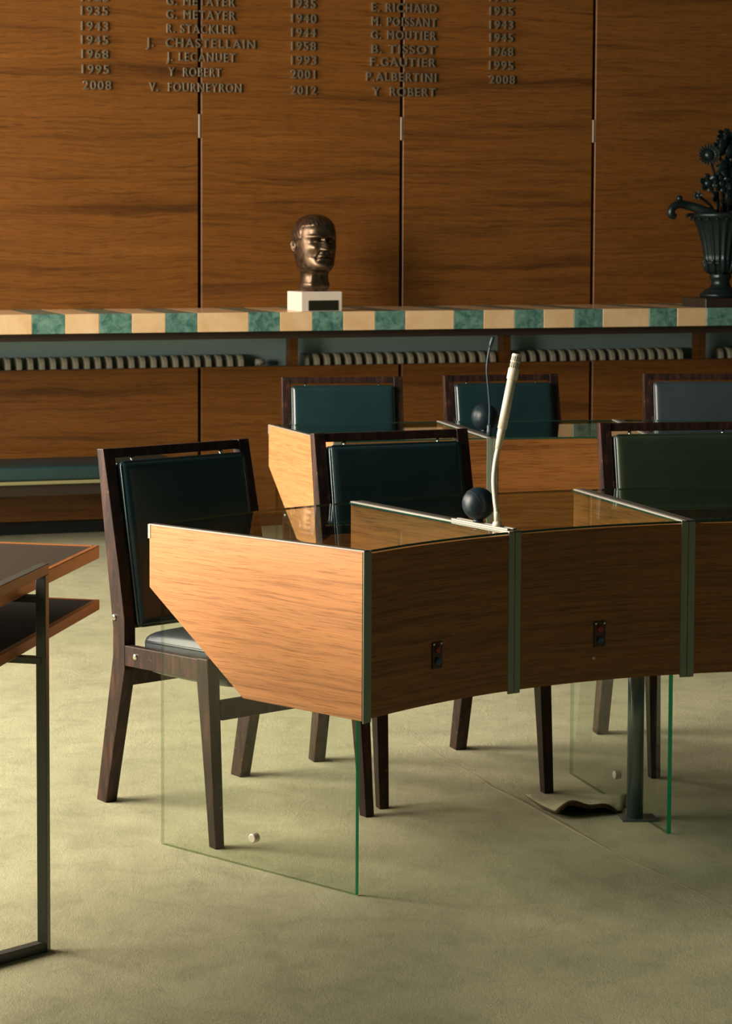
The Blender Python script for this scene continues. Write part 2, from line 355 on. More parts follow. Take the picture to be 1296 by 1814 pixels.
for col, lab in zip(TXT, TL):
    zc = sum(c[3] for c in col) / len(col); uc = (col[0][1] + col[0][2]) / 2
    r = root('date_list' if col[0][0][0] == '1' else 'name_list', tuple(wall_w(uc, 0, col[-1][3] - .02)), AW, lab, 'lettering', 'raised lettering on the panelled wall')
    for t, u0, u1, z in col:
        cu = bpy.data.curves.new('line', 'FONT'); cu.body = t; cu.size = .056; cu.extrude = .0045; cu.bevel_depth = .0008; cu.bevel_resolution = 1; cu.space_character = 1.25; cu.align_x = 'CENTER'
        o = bpy.data.objects.new('tmp', cu); COL.objects.link(o); bpy.context.view_layer.update()
        me = bpy.data.meshes.new_from_object(o.evaluated_get(bpy.context.evaluated_depsgraph_get())); bpy.data.objects.remove(o); bpy.data.curves.remove(cu)
        xs = [v.co.x for v in me.vertices]; x0, x1 = min(xs), max(xs); k = (u1 - u0) / (x1 - x0)
        zm, kz = CAPH / 2, .0395 / CAPH
        for v in me.vertices:
            x, y, zv = v.co; v.co = (u0 + (x - x0) * k - uc, -.0085 - zv, (y - zm) * kz + z - (col[-1][3] - .02))
        me.flip_normals() if False else None
        ln = root('text_line', (0, 0, 0)); ln.parent = r
        bm = bmesh.new(); bm.from_mesh(me); bpy.data.meshes.remove(me); left = set(bm.verts); isl = []
        while left:
            st = [left.pop()]; grp = set(st)
            while st:
                for e in st.pop().link_edges:
                    for v in e.verts:
                        if v in left: left.discard(v); grp.add(v); st.append(v)
            isl.append(grp)
        for grp in isl:
            idx = {v: i for i, v in enumerate(grp)}; fs = {f for v in grp for f in v.link_faces}
            m_ = bpy.data.meshes.new('letter'); m_.from_pydata([v.co[:] for v in idx], [], [[idx[v] for v in f.verts] for f in fs])
            link('letter', m_, 'letter', ln)
        bm.free()

# bench against the wall
be = root('wall_bench', tuple(wall_w(-1.4, 0)), AW, 'low teal padded bench fixed along the panelled wall', 'bench')
b0, b1 = -1.45, 1.15
box('seat_pad', (b0, b1, -.40, -.0, .300, .362), 'bench_teal', be, .012, 3, True)
box('piping', (b0, b1, -.404, -.388, .283, .299), 'piping_yellow', be, .004, 2)
box('frame', (b0, b1, -.385, -.0, .232, .30), 'dark_wood', be)
for x in (b0 + .2, 0, b1 - .2): box('bracket', (x - .03, x + .03, -.30, 0, .10, .232), 'black_void', be)

# ---------------------------------------------------------------- curved desks
CX, CY = 1.4605, 3.3231
ZT, ZB, RD = .740, .381, .614
def P(r, a, z=0): return Vector((CX + r * math.cos(a), CY + r * math.sin(a), z))
def sector(name, r0, r1, a0, a1, z0, z1, mats, parent, n=14, edge_mi=None):
    """curved plate, uv = (arc length, height)"""
    bm = bmesh.new(); uvl = bm.loops.layers.uv.new('UVMap'); o = parent.location; R_ = (r0 + r1) / 2; g = []
    for i in range(n + 1):
        a = a0 + (a1 - a0) * i / n
        g.append([bm.verts.new(P(r, a, z) - o) for r, z in ((r0, z0), (r1, z0), (r1, z1), (r0, z1))])
    info = {}
    for i, q in enumerate(g):
        for j, v in enumerate(q): info[v] = (abs(a1 - a0) * i / n * R_, (z0, z0 + .02, z1 + .02, z1)[j] + (j in (1, 2)) * (r1 - r0))
    for i in range(n):
        A, B = g[i], g[i + 1]
        for j in range(4):
            f = bm.faces.new((A[j], A[(j + 1) % 4], B[(j + 1) % 4], B[j]))
            if edge_mi and j in (1, 3): f.material_index = edge_mi
            f.smooth = False
    for f in (bm.faces.new(g[0]), bm.faces.new(g[-1][::-1])):
        if edge_mi: f.material_index = edge_mi
    for f in bm.faces:
        for l in f.loops: l[uvl].uv = info[l.vert]
    return from_bm(name, bm, mats, parent)
def radial_prism(name, prof, a, t0, t1, mats, parent, bevel=0, edge_mi=None):
    """polygon (r, z) in the radial plane at angle a, from t0 to t1 along the tangent (+ = growing angle)"""
    bm = bmesh.new(); uvl = bm.loops.layers.uv.new('UVMap'); o = parent.location
    T = Vector((-math.sin(a), math.cos(a), 0))
    A = [bm.verts.new(P(r, a, z) + T * t0 - o) for r, z in prof]; B = [bm.verts.new(P(r, a, z) + T * t1 - o) for r, z in prof]
    n = len(prof); bm.faces.new(A); bm.faces.new(B[::-1]); info = {}
    for L_ in (A, B):
        for v, (r, z) in zip(L_, prof): info[v] = (r, z)
    for i in range(n):
        f = bm.faces.new((A[i], A[(i + 1) % n], B[(i + 1) % n], B[i]))
        if edge_mi and i == n - 1: f.material_index = edge_mi
        if edge_mi and i in (0, 1): f.material_index = edge_mi + 1
    for f in bm.faces:
        for l in f.loops: l[uvl].uv = info[l.vert]
    if bevel: bmesh.ops.bevel(bm, geom=list(bm.edges), offset=bevel, segments=2, affect='EDGES')
    return from_bm(name, bm, mats, parent)
PT = .017
def desk_module(R, a_l, a_r, label, glass_left=False, glass_right=False, end_left=False, plate=None, leg=False, group=None):
    """a_l > a_r; left and right as the viewer sees them"""
    am = (a_l + a_r) / 2
    d = root('desk_module', tuple(P(R, am)), 0, label, 'desk', group)
    ro = R + RD; da = PT / R
    side = [(R + .0016, ZB), (R + .331, ZB), (ro, .596), (ro, ZT - .002), (R + .0016, ZT - .002)]
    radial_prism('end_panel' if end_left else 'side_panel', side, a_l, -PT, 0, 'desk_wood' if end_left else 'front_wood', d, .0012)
    radial_prism('side_panel', side, a_r, 0, PT, 'front_wood', d, .0012)
    fp = sector('front_panel', R, R + .018, a_l - da, a_r + da, ZB + .002, ZT - .008, 'front_wood', d)
    for s, a in ((-1, a_l), (1, a_r)):        # metal angle strips on both upright edges
        t0, t1 = sorted((0.0005 * s, s * (.027 if end_left and s == -1 else PT * 1.02)))
        radial_prism('edge_strip', [(R - .002, ZB - .005), (R + .0015, ZB - .005), (R + .0015, ZT - .002), (R - .002, ZT - .002)], a, t0, t1, 'strip', d, .0008)
        e_ = .0035 if end_left and s == -1 else .006
        t0, t1 = sorted((0.0, s * e_)); t2, t3 = sorted((s * e_, s * PT))
        out = end_left and s == -1
        radial_prism('top_trim', [(R - .002, ZT - .0018), (ro + .001, ZT - .0018), (ro + .001, ZT + .001), (R - .002, ZT + .001)], a, t2, t3, 'trim_dark' if out or s == -1 else 'trim_light', d)
        radial_prism('top_trim', [(R - .002, ZT - .0018), (ro + .001, ZT - .0018), (ro + .001, ZT + .001), (R - .002, ZT + .001)], a, t0, t1, 'trim_light' if out else 'trim_dark', d)
        if out: radial_prism('rear_clip', [(ro - .004, ZT - .032), (ro + .003, ZT - .032), (ro + .003, ZT), (ro - .004, ZT)], a, -.008, .001, 'trim_light', d)
    sector('glass_top', R + .004, ro, a_l - PT / R * .98, a_r + PT / R * .98, ZT - .006, ZT - .001, ['glass_top', 'glass_rim'], d, 20, 1)
    for flag, a, s in ((glass_left, a_l, -1), (glass_right, a_r, 1)):
        if not flag: continue
        t0, t1 = sorted((s * (PT + .001), s * (PT + .0115)))
        radial_prism('glass_leg', [(R + .031, .001), (ro - .019, .001), (ro - .019, .60), (R + .031, .60)], a, t0, t1, ['glass_leg', 'glass_edge', 'glass_rear'], d, 0, 1)
        T = Vector((-math.sin(a), math.cos(a), 0)); c = P(R + .318, a, .068) - d.location
        bm = bmesh.new(); tt = [t0 - .0035, t0 - .0020, t0 - .0002, t1 + .0002, t1 + .0020, t1 + .0035]
        tube_bm(bm, [c + T * t for t in tt], [.008, .0105, .0105, .0105, .0105, .008], 18); from_bm('glass_bolt', bm, 'bolt_cap', d)
    if leg:
        c = P(R + .17, a_r + math.radians(1.5)) - d.location
        bm = bmesh.new(); lathe_bm(bm, [(.0195, .004), (.0195, ZB + .1)], 24, c=c); from_bm('steel_leg', bm, 'steel', d)
        bm = bmesh.new(); box_bm(bm, c.x - .035, c.x + .05, c.y - .03, c.y + .03, .0, .005, .002); from_bm('foot_plate', bm, 'steel', d)
    if plate:
        a, z = plate
        n = -Vector((math.cos(a), math.sin(a), 0)); T = Vector((-math.sin(a), math.cos(a), 0)); c = P(R, a, z) - d.location
        pl = radial_prism('button_plate', [(R - .003, z - .029), (R + .001, z - .029), (R + .001, z + .029), (R - .003, z + .029)], a, -.0155, .0155, 'bakelite', d, .001)
        for dz, m in ((.013, 'red'), (-.013, 'blue')):
            bm = bmesh.new(); tube_bm(bm, [c + n * t + Vector((0, 0, dz)) for t in (.002, .007, .0095)], [.0075, .0075, .005], 16); from_bm('push_button', bm, m, pl)
        for dx in (-.011, .011):
            bm = bmesh.new(); tube_bm(bm, [c + n * t + T * dx + Vector((0, 0, .0245)) for t in (.002, .0042)], .0022, 10); from_bm('screw', bm, 'chrome', pl)
    return d
A0, A1, A2, A3 = (math.radians(x) for x in (138.2, 120.95, 103.84, 86.75))
R1 = 1.5427
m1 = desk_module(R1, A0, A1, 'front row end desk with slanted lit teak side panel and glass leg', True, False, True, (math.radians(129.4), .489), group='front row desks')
m2 = desk_module(R1, A1, A2, 'front row curved desk with red and blue push buttons behind the white microphone', False, True, False, (math.radians(112.25), .490), True, group='front row desks')
m3 = desk_module(R1, A2, A3, 'front row curved desk cut off by the right picture edge', False, False, group='front row desks')
dowel_c = P(R1, math.radians(112.8), .435) - m2.location
n_ = -Vector((math.cos(math.radians(112.8)), math.sin(math.radians(112.8)), 0))
bm = bmesh.new(); tube_bm(bm, [dowel_c - n_ * .002, dowel_c + n_ * .0015], .0035, 12); from_bm('plug_hole', bm, 'mic_white', m2)
R2 = 3.512
B = [math.radians(x) for x in (107.95, 99.2, 90.45, 81.7)]
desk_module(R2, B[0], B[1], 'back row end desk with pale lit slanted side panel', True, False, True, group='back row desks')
desk_module(R2, B[1], B[2], 'back row curved desk with orange front beside the thin black microphone', False, True, False, group='back row desks')
desk_module(R2, B[2], B[3], 'back row curved desk mostly hidden by the olive leather chair', False, False, False, group='back row desks')
# metal mounting plates on the dividers belong to the desks
for md, R_, a in ((m2, R1, A1),):
    radial_prism('mount_plate', [(R_ + .01, ZT + .0012), (R_ + .215, ZT + .0012), (R_ + .215, ZT + .005), (R_ + .01, ZT + .005)], a, -.013, -.003, 'trim_light', md, .001)
    radial_prism('mount_plate', [(R_ + .01, ZT + .0012), (R_ + .215, ZT + .0012), (R_ + .215, ZT + .005), (R_ + .01, ZT + .005)], a, .003, .013, 'trim_light', md, .001)
    radial_prism('mount_groove', [(R_ + .012, ZT + .0012), (R_ + .213, ZT + .0012), (R_ + .213, ZT + .003), (R_ + .012, ZT + .003)], a, -.003, .003, 'trim_dark', md)

# ---------------------------------------------------------------- chairs
def cushion(name, sx, sy, sz, matx, mat_name, parent, dome=.012, pip=.003, thick=False):
    """rounded pad centred on the origin, thickness along local x, transformed by matx"""
    bm = bmesh.new(); N = 14; R_ = min(.024, sx * .42) if thick else .009
    def face_pt(i, j, s):
        y = (i / N * 2 - 1); z = (j / N * 2 - 1)
        # rounded-corner outline
        yy, zz = y * sy / 2, z * sz / 2
        edge = min(sy / 2 - abs(yy), sz / 2 - abs(zz)); k = min(1, edge / (.036 if thick else .016))
        x = sx / 2 - R_ + R_ * math.sqrt(max(0, 1 - (1 - k) ** 2)) + dome * (1 - y * y) * (1 - z * z)
        return (s * x, yy, zz)
    grid = {}
    idx = [0, .15, .4, .75, 1.2, 2, 3.5, 5.2, 7, 8.8, 10.5, 12, 12.8, 13.25, 13.6, 13.85, 14]; n = len(idx)
    for s in (1, -1):
        for a in range(n):
            for b in range(n): grid[s, a, b] = bm.verts.new(face_pt(idx[a], idx[b], s))
        for a in range(n - 1):
            for b in range(n - 1): bm.faces.new((grid[s, a, b], grid[s, a + 1, b], grid[s, a + 1, b + 1], grid[s, a, b + 1]))
    rim = [(a, 0) for a in range(n)] + [(n - 1, b) for b in range(1, n)] + [(a, n - 1) for a in range(n - 2, -1, -1)] + [(0, b) for b in range(n - 2, 0, -1)]
    for (a, b), (c, d) in zip(rim, rim[1:] + rim[:1]): bm.faces.new((grid[1, a, b], grid[1, c, d], grid[-1, c, d], grid[-1, a, b]))
    bmesh.ops.transform(bm, matrix=matx, verts=bm.verts); o = from_bm(name, bm, mat_name, parent, True)
    for s in (1, -1):
        bm = bmesh.new(); x = s * (sx / 2 - R_); pts = []
        for cy_, cz_, t0 in ((1, 1, 0), (-1, 1, 90), (-1, -1, 180), (1, -1, 270)):
            for t in (0, 45, 90):
                an = math.radians(t0 + t); pts.append((x, cy_ * (sy / 2 - .010) + .0105 * math.cos(an), cz_ * (sz / 2 - .010) + .0105 * math.sin(an)))
        tube_bm(bm, pts + pts[:1], pip, 8, False); bmesh.ops.transform(bm, matrix=matx, verts=bm.verts); from_bm('piping', bm, mat_name, o, True)
    return o
def make_chair(leather_name, label, group):
    c = root('council_chair', (0, 0, 0), 0, label, 'chair', group)
    HW = .2225
    post = [(-.010, 0), (.069, .37), (.070, .44), (-.004, .873), (.024, .875), (.090, .60), (.116, .465), (.117, .345), (.032, 0)]
    for s in (1, -1):
        y0, y1 = sorted((s * HW, s * (HW - .033)))
        bm = bmesh.new(); prism_bm(bm, post, 'y', y0, y1, bevel=.0025); from_bm('rear_post', bm, 'chair_wood', c)
        y0, y1 = sorted((s * (HW + .014), s * (HW - .018)))
        bm = bmesh.new(); prism_bm(bm, [(.484, 0), (.458, .228), (.436, .374), (.438, .43), (.478, .432), (.482, .38), (.492, .23), (.510, 0)], 'y', y0, y1, bevel=.0025)
        for v in bm.verts:                      # taper towards the foot
            k = (1 - max(0, min(1, v.co.z / .43))); v.co.y -= s * .006 * k * (1 if abs(v.co.y) < HW else 0) * -1
        from_bm('front_leg', bm, 'chair_wood', c)
        bm = bmesh.new(); prism_bm(bm, [(.100, .354), (.100, .404), (.452, .427), (.452, .378)], 'y', *sorted((s * (HW - .002), s * (HW - .024))), bevel=.002)
        for v in bm.verts: v.co.y += s * .012 * max(0, (v.co.x - .1) / .35)
        from_bm('side_rail', bm, 'chair_wood', c)
        for bx_, bz_, yy in ((.074, .468, HW), (.165, .385, HW)):
            bm = bmesh.new(); tube_bm(bm, [(bx_, s * (yy - .004), bz_), (bx_, s * (yy + .003), bz_), (bx_, s * (yy + .0045), bz_)], [.0075, .0075, .005], 14); from_bm('bolt', bm, 'chrome', c)
    w = HW - .033
    bm = bmesh.new(); prism_bm(bm, [(.001, .849), (-.0035, .872), (.022, .874), (.0265, .851)], 'y', -w, w, bevel=.002); from_bm('top_rail', bm, 'chair_wood', c)
    bm = bmesh.new(); prism_bm(bm, [(.072, .445), (.066, .490), (.086, .493), (.092, .447)], 'y', -w, w, bevel=.002); from_bm('back_rail', bm, 'chair_wood', c)
    bm = bmesh.new(); prism_bm(bm, [(.056, .295), (.068, .350), (.090, .350), (.078, .295)], 'y', -w, w, bevel=.002); from_bm('rear_rail', bm, 'chair_wood', c)
    bm = bmesh.new(); prism_bm(bm, [(.462, .287), (.458, .330), (.480, .330), (.484, .287)], 'y', -w - .01, w + .01, bevel=.002); from_bm('front_rail', bm, 'chair_wood', c)
    tilt = math.atan2(.078, .39)
    mx = Matrix.Translation((.069, 0, .642)) @ Matrix.Rotation(-tilt, 4, 'Y')
    cushion('back_cushion', .054, .372, .400, mx, leather_name, c, .005, .0032)
    mx = Matrix.Translation((.330, 0, .402)) @ Matrix.Rotation(math.radians(-3.6), 4, 'Y') @ Matrix.Rotation(PI / 2, 4, 'Y')
    cushion('seat_cushion', .104, .386, .335, mx, 'leather_seat' if leather_name != 'leather_old' else leather_name, c, .016, .003, True)
    for y in (-.135, .135): cyl('peg', (.029, y, .832), (.018, y, .853), .0045, 'chrome', c, 10)
    return c
FG, BG = 'chairs behind the front row desks', 'chairs behind the back row desks'
ch = make_chair('leather', 'dark wooden chair with teal black pads behind the front end desk', FG)
CH = [((-.105, 5.270), -54.0, None, None, None),
      ((.465, 5.612), -71.5, 'teal black padded chair in front of the back row end desk', FG, None),
      ((1.286, 5.881), -82.0, 'chair with scuffed olive black leather back near the right edge', FG, 'leather_old'),
      ((.4675, 7.730), -86.0, 'leftmost teal padded chair by the wall, behind the back row end desk', BG, None),
      ((1.064, 7.854), -78.5, 'padded chair directly behind the thin black microphone', BG, None),
      ((1.832, 7.915), -90.0, 'slate blue leather chair in the back row cut by the right edge', BG, 'leather_grey')]
protos = {None: ch}
for i, ((x, y), ang, lab, grp, lea) in enumerate(CH):
    if i == 0: o = ch
    elif lea: o = make_chair(lea, lab, grp)
    else: o = copy_tree(ch); tag(o, lab, 'chair', grp)
    o.location = (x, y, 0); o.rotation_euler = (0, 0, math.radians(ang))

# ---------------------------------------------------------------- microphones and black spheres
def smooth_path(pts, n=6):
    pts = [Vector(p) for p in pts]; out = []
    for i in range(len(pts) - 1):
        p0, p1, p2, p3 = pts[max(i - 1, 0)], pts[i], pts[i + 1], pts[min(i + 2, len(pts) - 1)]
        for k in range(n):
            t = k / n; out.append(.5 * ((2 * p1) + (p2 - p0) * t + (2 * p0 - 5 * p1 + 4 * p2 - p3) * t * t + (3 * p1 - p0 - 3 * p2 + p3) * t ** 3))
    return out + [pts[-1]]
mb = Vector((.634, 4.693, ZT + .0052))
mi = root('gooseneck_microphone', mb, 0, 'thick ivory white gooseneck microphone standing on the front desk divider', 'microphone')
bm = bmesh.new(); lathe_bm(bm, [(.0105, 0), (.0105, .006), (.0090, .008), (.0090, .010)], 6); from_bm('base_nut', bm, 'mic_white', mi)
bm = bmesh.new(); tube_bm(bm, [(0, 0, .010), (-.001, 0, .030), (-.0015, 0, .034)], [.0066, .0066, .0056], 16); from_bm('socket', bm, 'mic_white', mi)
path = smooth_path([(-.0015, 0, .034), (-.0055, 0, .066), (-.0080, 0, .104), (-.005, 0, .142), (.001, 0, .175)], 22)
bm = bmesh.new(); tube_bm(bm, path, [.0050 if k % 2 else .0062 for k in range(len(path))], 14); from_bm('gooseneck', bm, 'mic_white', mi)
p0, p1 = Vector((.001, 0, .175)), Vector((.0409, 0, .3852)); 
def along(z): return p0 + (p1 - p0) * ((z - p0.z) / (p1.z - p0.z))
bm = bmesh.new(); tube_bm(bm, [along(z) for z in (.174, .186, .187, .200, .202, .218, .219)], [.0068, .0073, .0080, .0080, .0088, .0088, .0084], 20); from_bm('ferrule', bm, 'mic_white', mi)
bm = bmesh.new(); tube_bm(bm, [along(z) for z in (.219, .330)], .0103, 24); from_bm('barrel', bm, 'mic_white', mi)
bm = bmesh.new(); tube_bm(bm, [along(z) for z in (.329, .330, .352, .354)], [.0112, .0122, .0122, .0112], 24); from_bm('collar', bm, 'mic_white', mi)
hd = bpy.data.objects
bm = bmesh.new(); tube_bm(bm, [along(z) for z in (.353, .3835, .3865)], [.0106, .0106, .0092], 24); hdo = from_bm('capsule', bm, 'mic_white', mi)
ax = (p1 - p0).normalized(); s1 = ax.orthogonal().normalized(); s2 = ax.cross(s1)
slot = None
for k in range(16):
    a = 2 * PI * k / 16; d = s1 * math.cos(a) + s2 * math.sin(a)
    for z0, z1 in ((.3555, .3675), (.371, .381)):
        bm = bmesh.new(); tube_bm(bm, [along(z0) + d * .0102, along(z1) + d * .0102], .0010, 6); from_bm('grille_slot', bm, 'mic_black', hdo)
bm = bmesh.new(); tube_bm(bm, [along(.368), along(.3705)], .0112, 24); from_bm('ring', bm, 'mic_white', hdo)

mb2 = Vector((.893, 6.819, ZT + .0012))
m2o = root('slim_microphone', mb2, 0, 'thin black gooseneck microphone standing on the back row desk divider', 'microphone')
bm = bmesh.new(); lathe_bm(bm, [(.0085, 0), (.0085, .020), (.0075, .022), (.0075, .034), (.0055, .040)], 18); from_bm('base', bm, 'mic_black', m2o)
path = smooth_path([(0, 0, .038), (.0011, 0, .094), (-.003, 0, .149), (-.009, 0, .213), (-.0057, 0, .259), (.0005, 0, .290)], 8)
bm = bmesh.new(); tube_bm(bm, path, .0036, 12); from_bm('gooseneck', bm, 'mic_black', m2o)
bm = bmesh.new(); tube_bm(bm, [(.000, 0, .288), (.003, 0, .300), (.0095, 0, .320), (.0103, 0, .323)], [.0042, .0060, .0064, .0050], 16); from_bm('capsule', bm, 'mic_black', m2o)
def black_ball(cx, cy, z0, r, label):
    b = root('black_sphere', (cx, cy, z0), 0, label, 'sphere', 'black spheres on the desk dividers')
    bm = bmesh.new(); prof = [(r * math.sin(PI * k / 24), r * .97 + .006 - r * math.cos(PI * k / 24)) for k in range(25)]; prof[0] = (.0005, prof[0][1]); prof[-1] = (.0005, prof[-1][1])
    lathe_bm(bm, prof, 40); from_bm('shell', bm, 'ball', b, True)
    bm = bmesh.new(); cpt = Vector((0, 0, r * .97 + .006)); nrm = Vector((.86, .34, .38)).normalized(); s1 = nrm.orthogonal().normalized(); s2 = nrm.cross(s1)
    pts = [cpt - nrm * r * .25 + (s1 * math.cos(t) + s2 * math.sin(t)) * r * .9685 for t in [2 * PI * k / 48 for k in range(49)]]
    tube_bm(bm, pts, .0006, 6, False); from_bm('seam', bm, 'black_void', b)
    bm = bmesh.new(); lathe_bm(bm, [(.012, 0), (.012, .004), (.009, .008)], 20); from_bm('foot', bm, 'ball', b)
    return b
black_ball(.600, 4.757, ZT + .0055, .0372, 'larger looking matte black sphere beside the ivory microphone')
black_ball(.900, 6.99, ZT + .0012, .0445, 'matte black sphere beside the thin black microphone in the back row')

# ---------------------------------------------------------------- side table at the left edge
KX, KY = -.247, 4.516
EA = math.atan2(-.969, -.247)               # direction of the long right edge, towards the viewer
tb = root('side_table', (KX, KY, 0), EA, 'black topped side table with orange wood edging and metal frame at left', 'table')
# local: +x along the right edge towards the viewer, +y = to the right (outwards), table spreads to -y
TLn, TW, Z1 = 1.96, .62, .728
def table_board(name, z1, th, inset_mat):
    t = root(name, (0, 0, 0)); t.parent = tb
    e = .013
    box('edging', (0, TLn, -e, 0, z1 - th, z1), 'table_wood', t, .0012, 1, uv=0); box('edging', (0, TLn, -TW, -TW + e, z1 - th, z1), 'table_wood', t, .0012, 1, uv=0)
    box('edging', (0, e, -TW + e, -e, z1 - th, z1), 'table_wood', t, .0012, 1, uv=1); box('edging', (TLn - e, TLn, -TW + e, -e, z1 - th, z1), 'table_wood', t, .0012, 1, uv=1)
    box('surface', (e, TLn - e, -TW + e, -e, z1 - th, z1 - .0015), inset_mat, t); return t
table_board('table_top', Z1, .028, 'laminate'); table_board('lower_shelf', Z1 - .118, .022, 'laminate_shaded')
UX, OY, TS = .478, .034, .0205               # upright position along the edge, offset of its axis, tube size
h = TS / 2; ZL = .762
for sgn, yc in ((1, OY), (-1, -TW - OY)):
    for xc in (UX, UX + 1.0):
        box('upright', (xc - h, xc + h, yc - h, yc + h, 0, ZL - TS), 'frame_metal', tb, .001, 1)
        for zb_ in (Z1 - .040, Z1 - .160): box('bracket', (xc - .012, xc + .012, *sorted((yc, yc - sgn * .10)), zb_, zb_ + .012), 'frame_metal', tb)
    box('top_bar', (UX - h, UX + 1.0 + h, yc - h, yc + h, ZL - TS, ZL), 'frame_metal', tb, .001, 1)
for (xa, ya, xb, yb) in ((UX, OY, UX + 1.0, -TW - OY), (UX, -TW - OY, UX + 1.0, OY)):
    d = Vector((xb - xa, yb - ya, 0)); L_ = d.length; bm = bmesh.new(); box_bm(bm, 0, L_, -h, h, .0, TS * .95, .001, 1)
    bmesh.ops.transform(bm, matrix=Matrix.Translation((xa, ya, .0002)) @ Matrix.Rotation(math.atan2(d.y, d.x), 4, 'Z'), verts=bm.verts); from_bm('foot_bar', bm, 'frame_metal', tb)

# ---------------------------------------------------------------- torn carpet flap and seam
bm = bmesh.new(); NX, NY = 16, 12
f00, f10, f01, f11 = Vector((.775, 5.19, 0)), Vector((.815, 4.965, 0)), Vector((1.03, 5.19, 0)), Vector((.985, 5.02, 0))
gv = []
for i in range(NX + 1):
    row = []
    for j in range(NY + 1):
        s, t = i / NX, j / NY           # s along the tear, t towards the lifted lip
        p = (f00 * (1 - s) + f01 * s) * (1 - t) + (f10 * (1 - s) + f11 * s) * t
        lift = .034 * t ** 2 * math.sin(PI * min(1, .12 + s * .95)) ** .8 + .004 * t
        lift *= 1 + .25 * math.sin(9 * s)
        row.append(bm.verts.new((p.x, p.y, .002 + lift)))
    gv.append(row)
for i in range(NX):
    for j in range(NY): bm.faces.new((gv[i][j], gv[i + 1][j], gv[i + 1][j + 1], gv[i][j + 1])).smooth = True
flap = from_bm('carpet_flap', bm, ['carpet', 'carpet_back'], floor); sm = flap.modifiers.new('thickness', 'SOLIDIFY'); sm.thickness = .010; sm.offset = -1; sm.material_offset_rim = 1; sm.material_offset = 1
flap['label'] = 'curled torn carpet flap with frayed brown edge'
bm = bmesh.new(); pts = [(.55, 5.80, .001), (.607, 5.576, .001), (.684, 5.342, .001), (.702, 5.259, .002), (.754, 5.126, .004), (.82, 4.937, .003), (.90, 4.70, .001), (.992, 4.49, .001), (1.3, 3.7, .0)]
prev = None
for (x, y, z), w_ in zip(pts, (.0015, .0015, .002, .005, .010, .007, .0015, .0015, .0015)):
    a, b = bm.verts.new((x - w_ * .6, y - w_ * .3, .0008)), bm.verts.new((x, y, .001 + z * 1.2)); c = bm.verts.new((x + w_ * .6, y + w_ * .3, .0008))
    if prev: bm.faces.new((prev[0], a, b, prev[1])); bm.faces.new((prev[1], b, c, prev[2]))
    prev = (a, b, c)
seam = from_bm('carpet_seam', bm, mat('seam_fluff', (.25, .21, .13), .95), floor)

# ---------------------------------------------------------------- bust on its plinth
bu = root('bronze_bust', (.456, 9.560, SZ1), math.radians(20), 'bronze head of a man on a white stone block on the marble shelf', 'bust')
box('plinth', (-.1, .1, -.085, .085, 0, .089), 'stone_white', bu, .004, 2)
box('plaque', (-.066, .080, -.088, -.0845, .004, .050), 'plaque', bu, .001, 1)
LV = [(0, .050, .042, .058), (.010, .062, .052, .066), (.030, .068, .060, .072), (.045, .064, .056, .068), (.065, .060, .054, .066), (.083, .062, .058, .072), (.092, .066, .076, .078), (.099, .067, .094, .084), (.108, .071, .104, .089), (.125, .077, .107, .098), (.150, .083, .106, .108),
      (.175, .087, .105, .116), (.20, .0895, .104, .121), (.225, .0905, .102, .124), (.250, .0900, .106, .126), (.275, .0870, .1035, .123), (.295, .0810, .096, .115), (.312, .0715, .084, .103), (.327, .0580, .067, .084), (.338, .0430, .049, .062), (.345, .0260, .029, .037), (.3485, .004, .004, .006)]
def lerp_lv(z):
    for i in range(len(LV) - 1):
        a, b = LV[i], LV[i + 1]
        if a[0] <= z <= b[0]:
            p, q = LV[max(i - 1, 0)], LV[min(i + 2, len(LV) - 1)]; h = b[0] - a[0]; t = (z - a[0]) / h; o = []
            for k in (1, 2, 3):
                m0 = (b[k] - p[k]) / max(1e-6, b[0] - p[0]) * h; m1 = (q[k] - a[k]) / max(1e-6, q[0] - a[0]) * h
                v = (2 * t ** 3 - 3 * t * t + 1) * a[k] + (t ** 3 - 2 * t * t + t) * m0 + (3 * t * t - 2 * t ** 3) * b[k] + (t ** 3 - t * t) * m1
                o.append(max(v, .003))
            return o
    return LV[-1][1:]
G = lambda x, s: math.exp(-x * x / (2 * s * s))
def relief(x, z):
    d = 0; ax_ = abs(x)
    if .178 < z < .245:
        t = (.245 - z) / (.245 - .188); h_ = .024 * min(1, t) ** 1.2 if z > .188 else .024 * max(0, (z - .178) / .010)
        d += h_ * G(x, .0075 + .0035 * min(1, t)); d += .008 * G(ax_ - .014, .006) * G(z - .189, .006)
    d += .0085 * G(z - .2475, .0058) * G(ax_ - .030, .021) - .004 * G(z - .262, .008) * G(x, .05)
    d -= .0165 * G(ax_ - .032, .0135) * G(z - .2295, .0085) + .006 * G(ax_ - .013, .006) * G(z - .236, .007)
    d += .0135 * G(ax_ - .032, .0092) * G(z - .2270, .0062)
    d -= .0045 * G(ax_ - .032, .012) * G(z - .2352, .0017) + .0045 * G(ax_ - .032, .012) * G(z - .2178, .0022)
    d += .0060 * G(ax_ - .047, .013) * G(z - .197, .012)
    d += .0055 * G(z - .1605, .0042) * G(x, .019) - .0095 * G(z - .1527, .0021) * G(x, .023) + .0060 * G(z - .1455, .0045) * G(x, .016) - .0055 * G(z - .1345, .0045) * G(x, .02) + .008 * G(z - .116, .009) * G(x, .018)
    d -= .003 * G(x, .0035) * G(z - .171, .006)
    for k in range(6):
        t = k / 5; d -= .0042 * G(ax_ - (.019 + .016 * t), .0030) * G(z - (.184 - .036 * t), .0055)
    d -= .004 * G(ax_ - .047, .012) * G(z - .160, .016)
    return d
bm = bmesh.new(); NZ, NA = 170, 160; rings = []
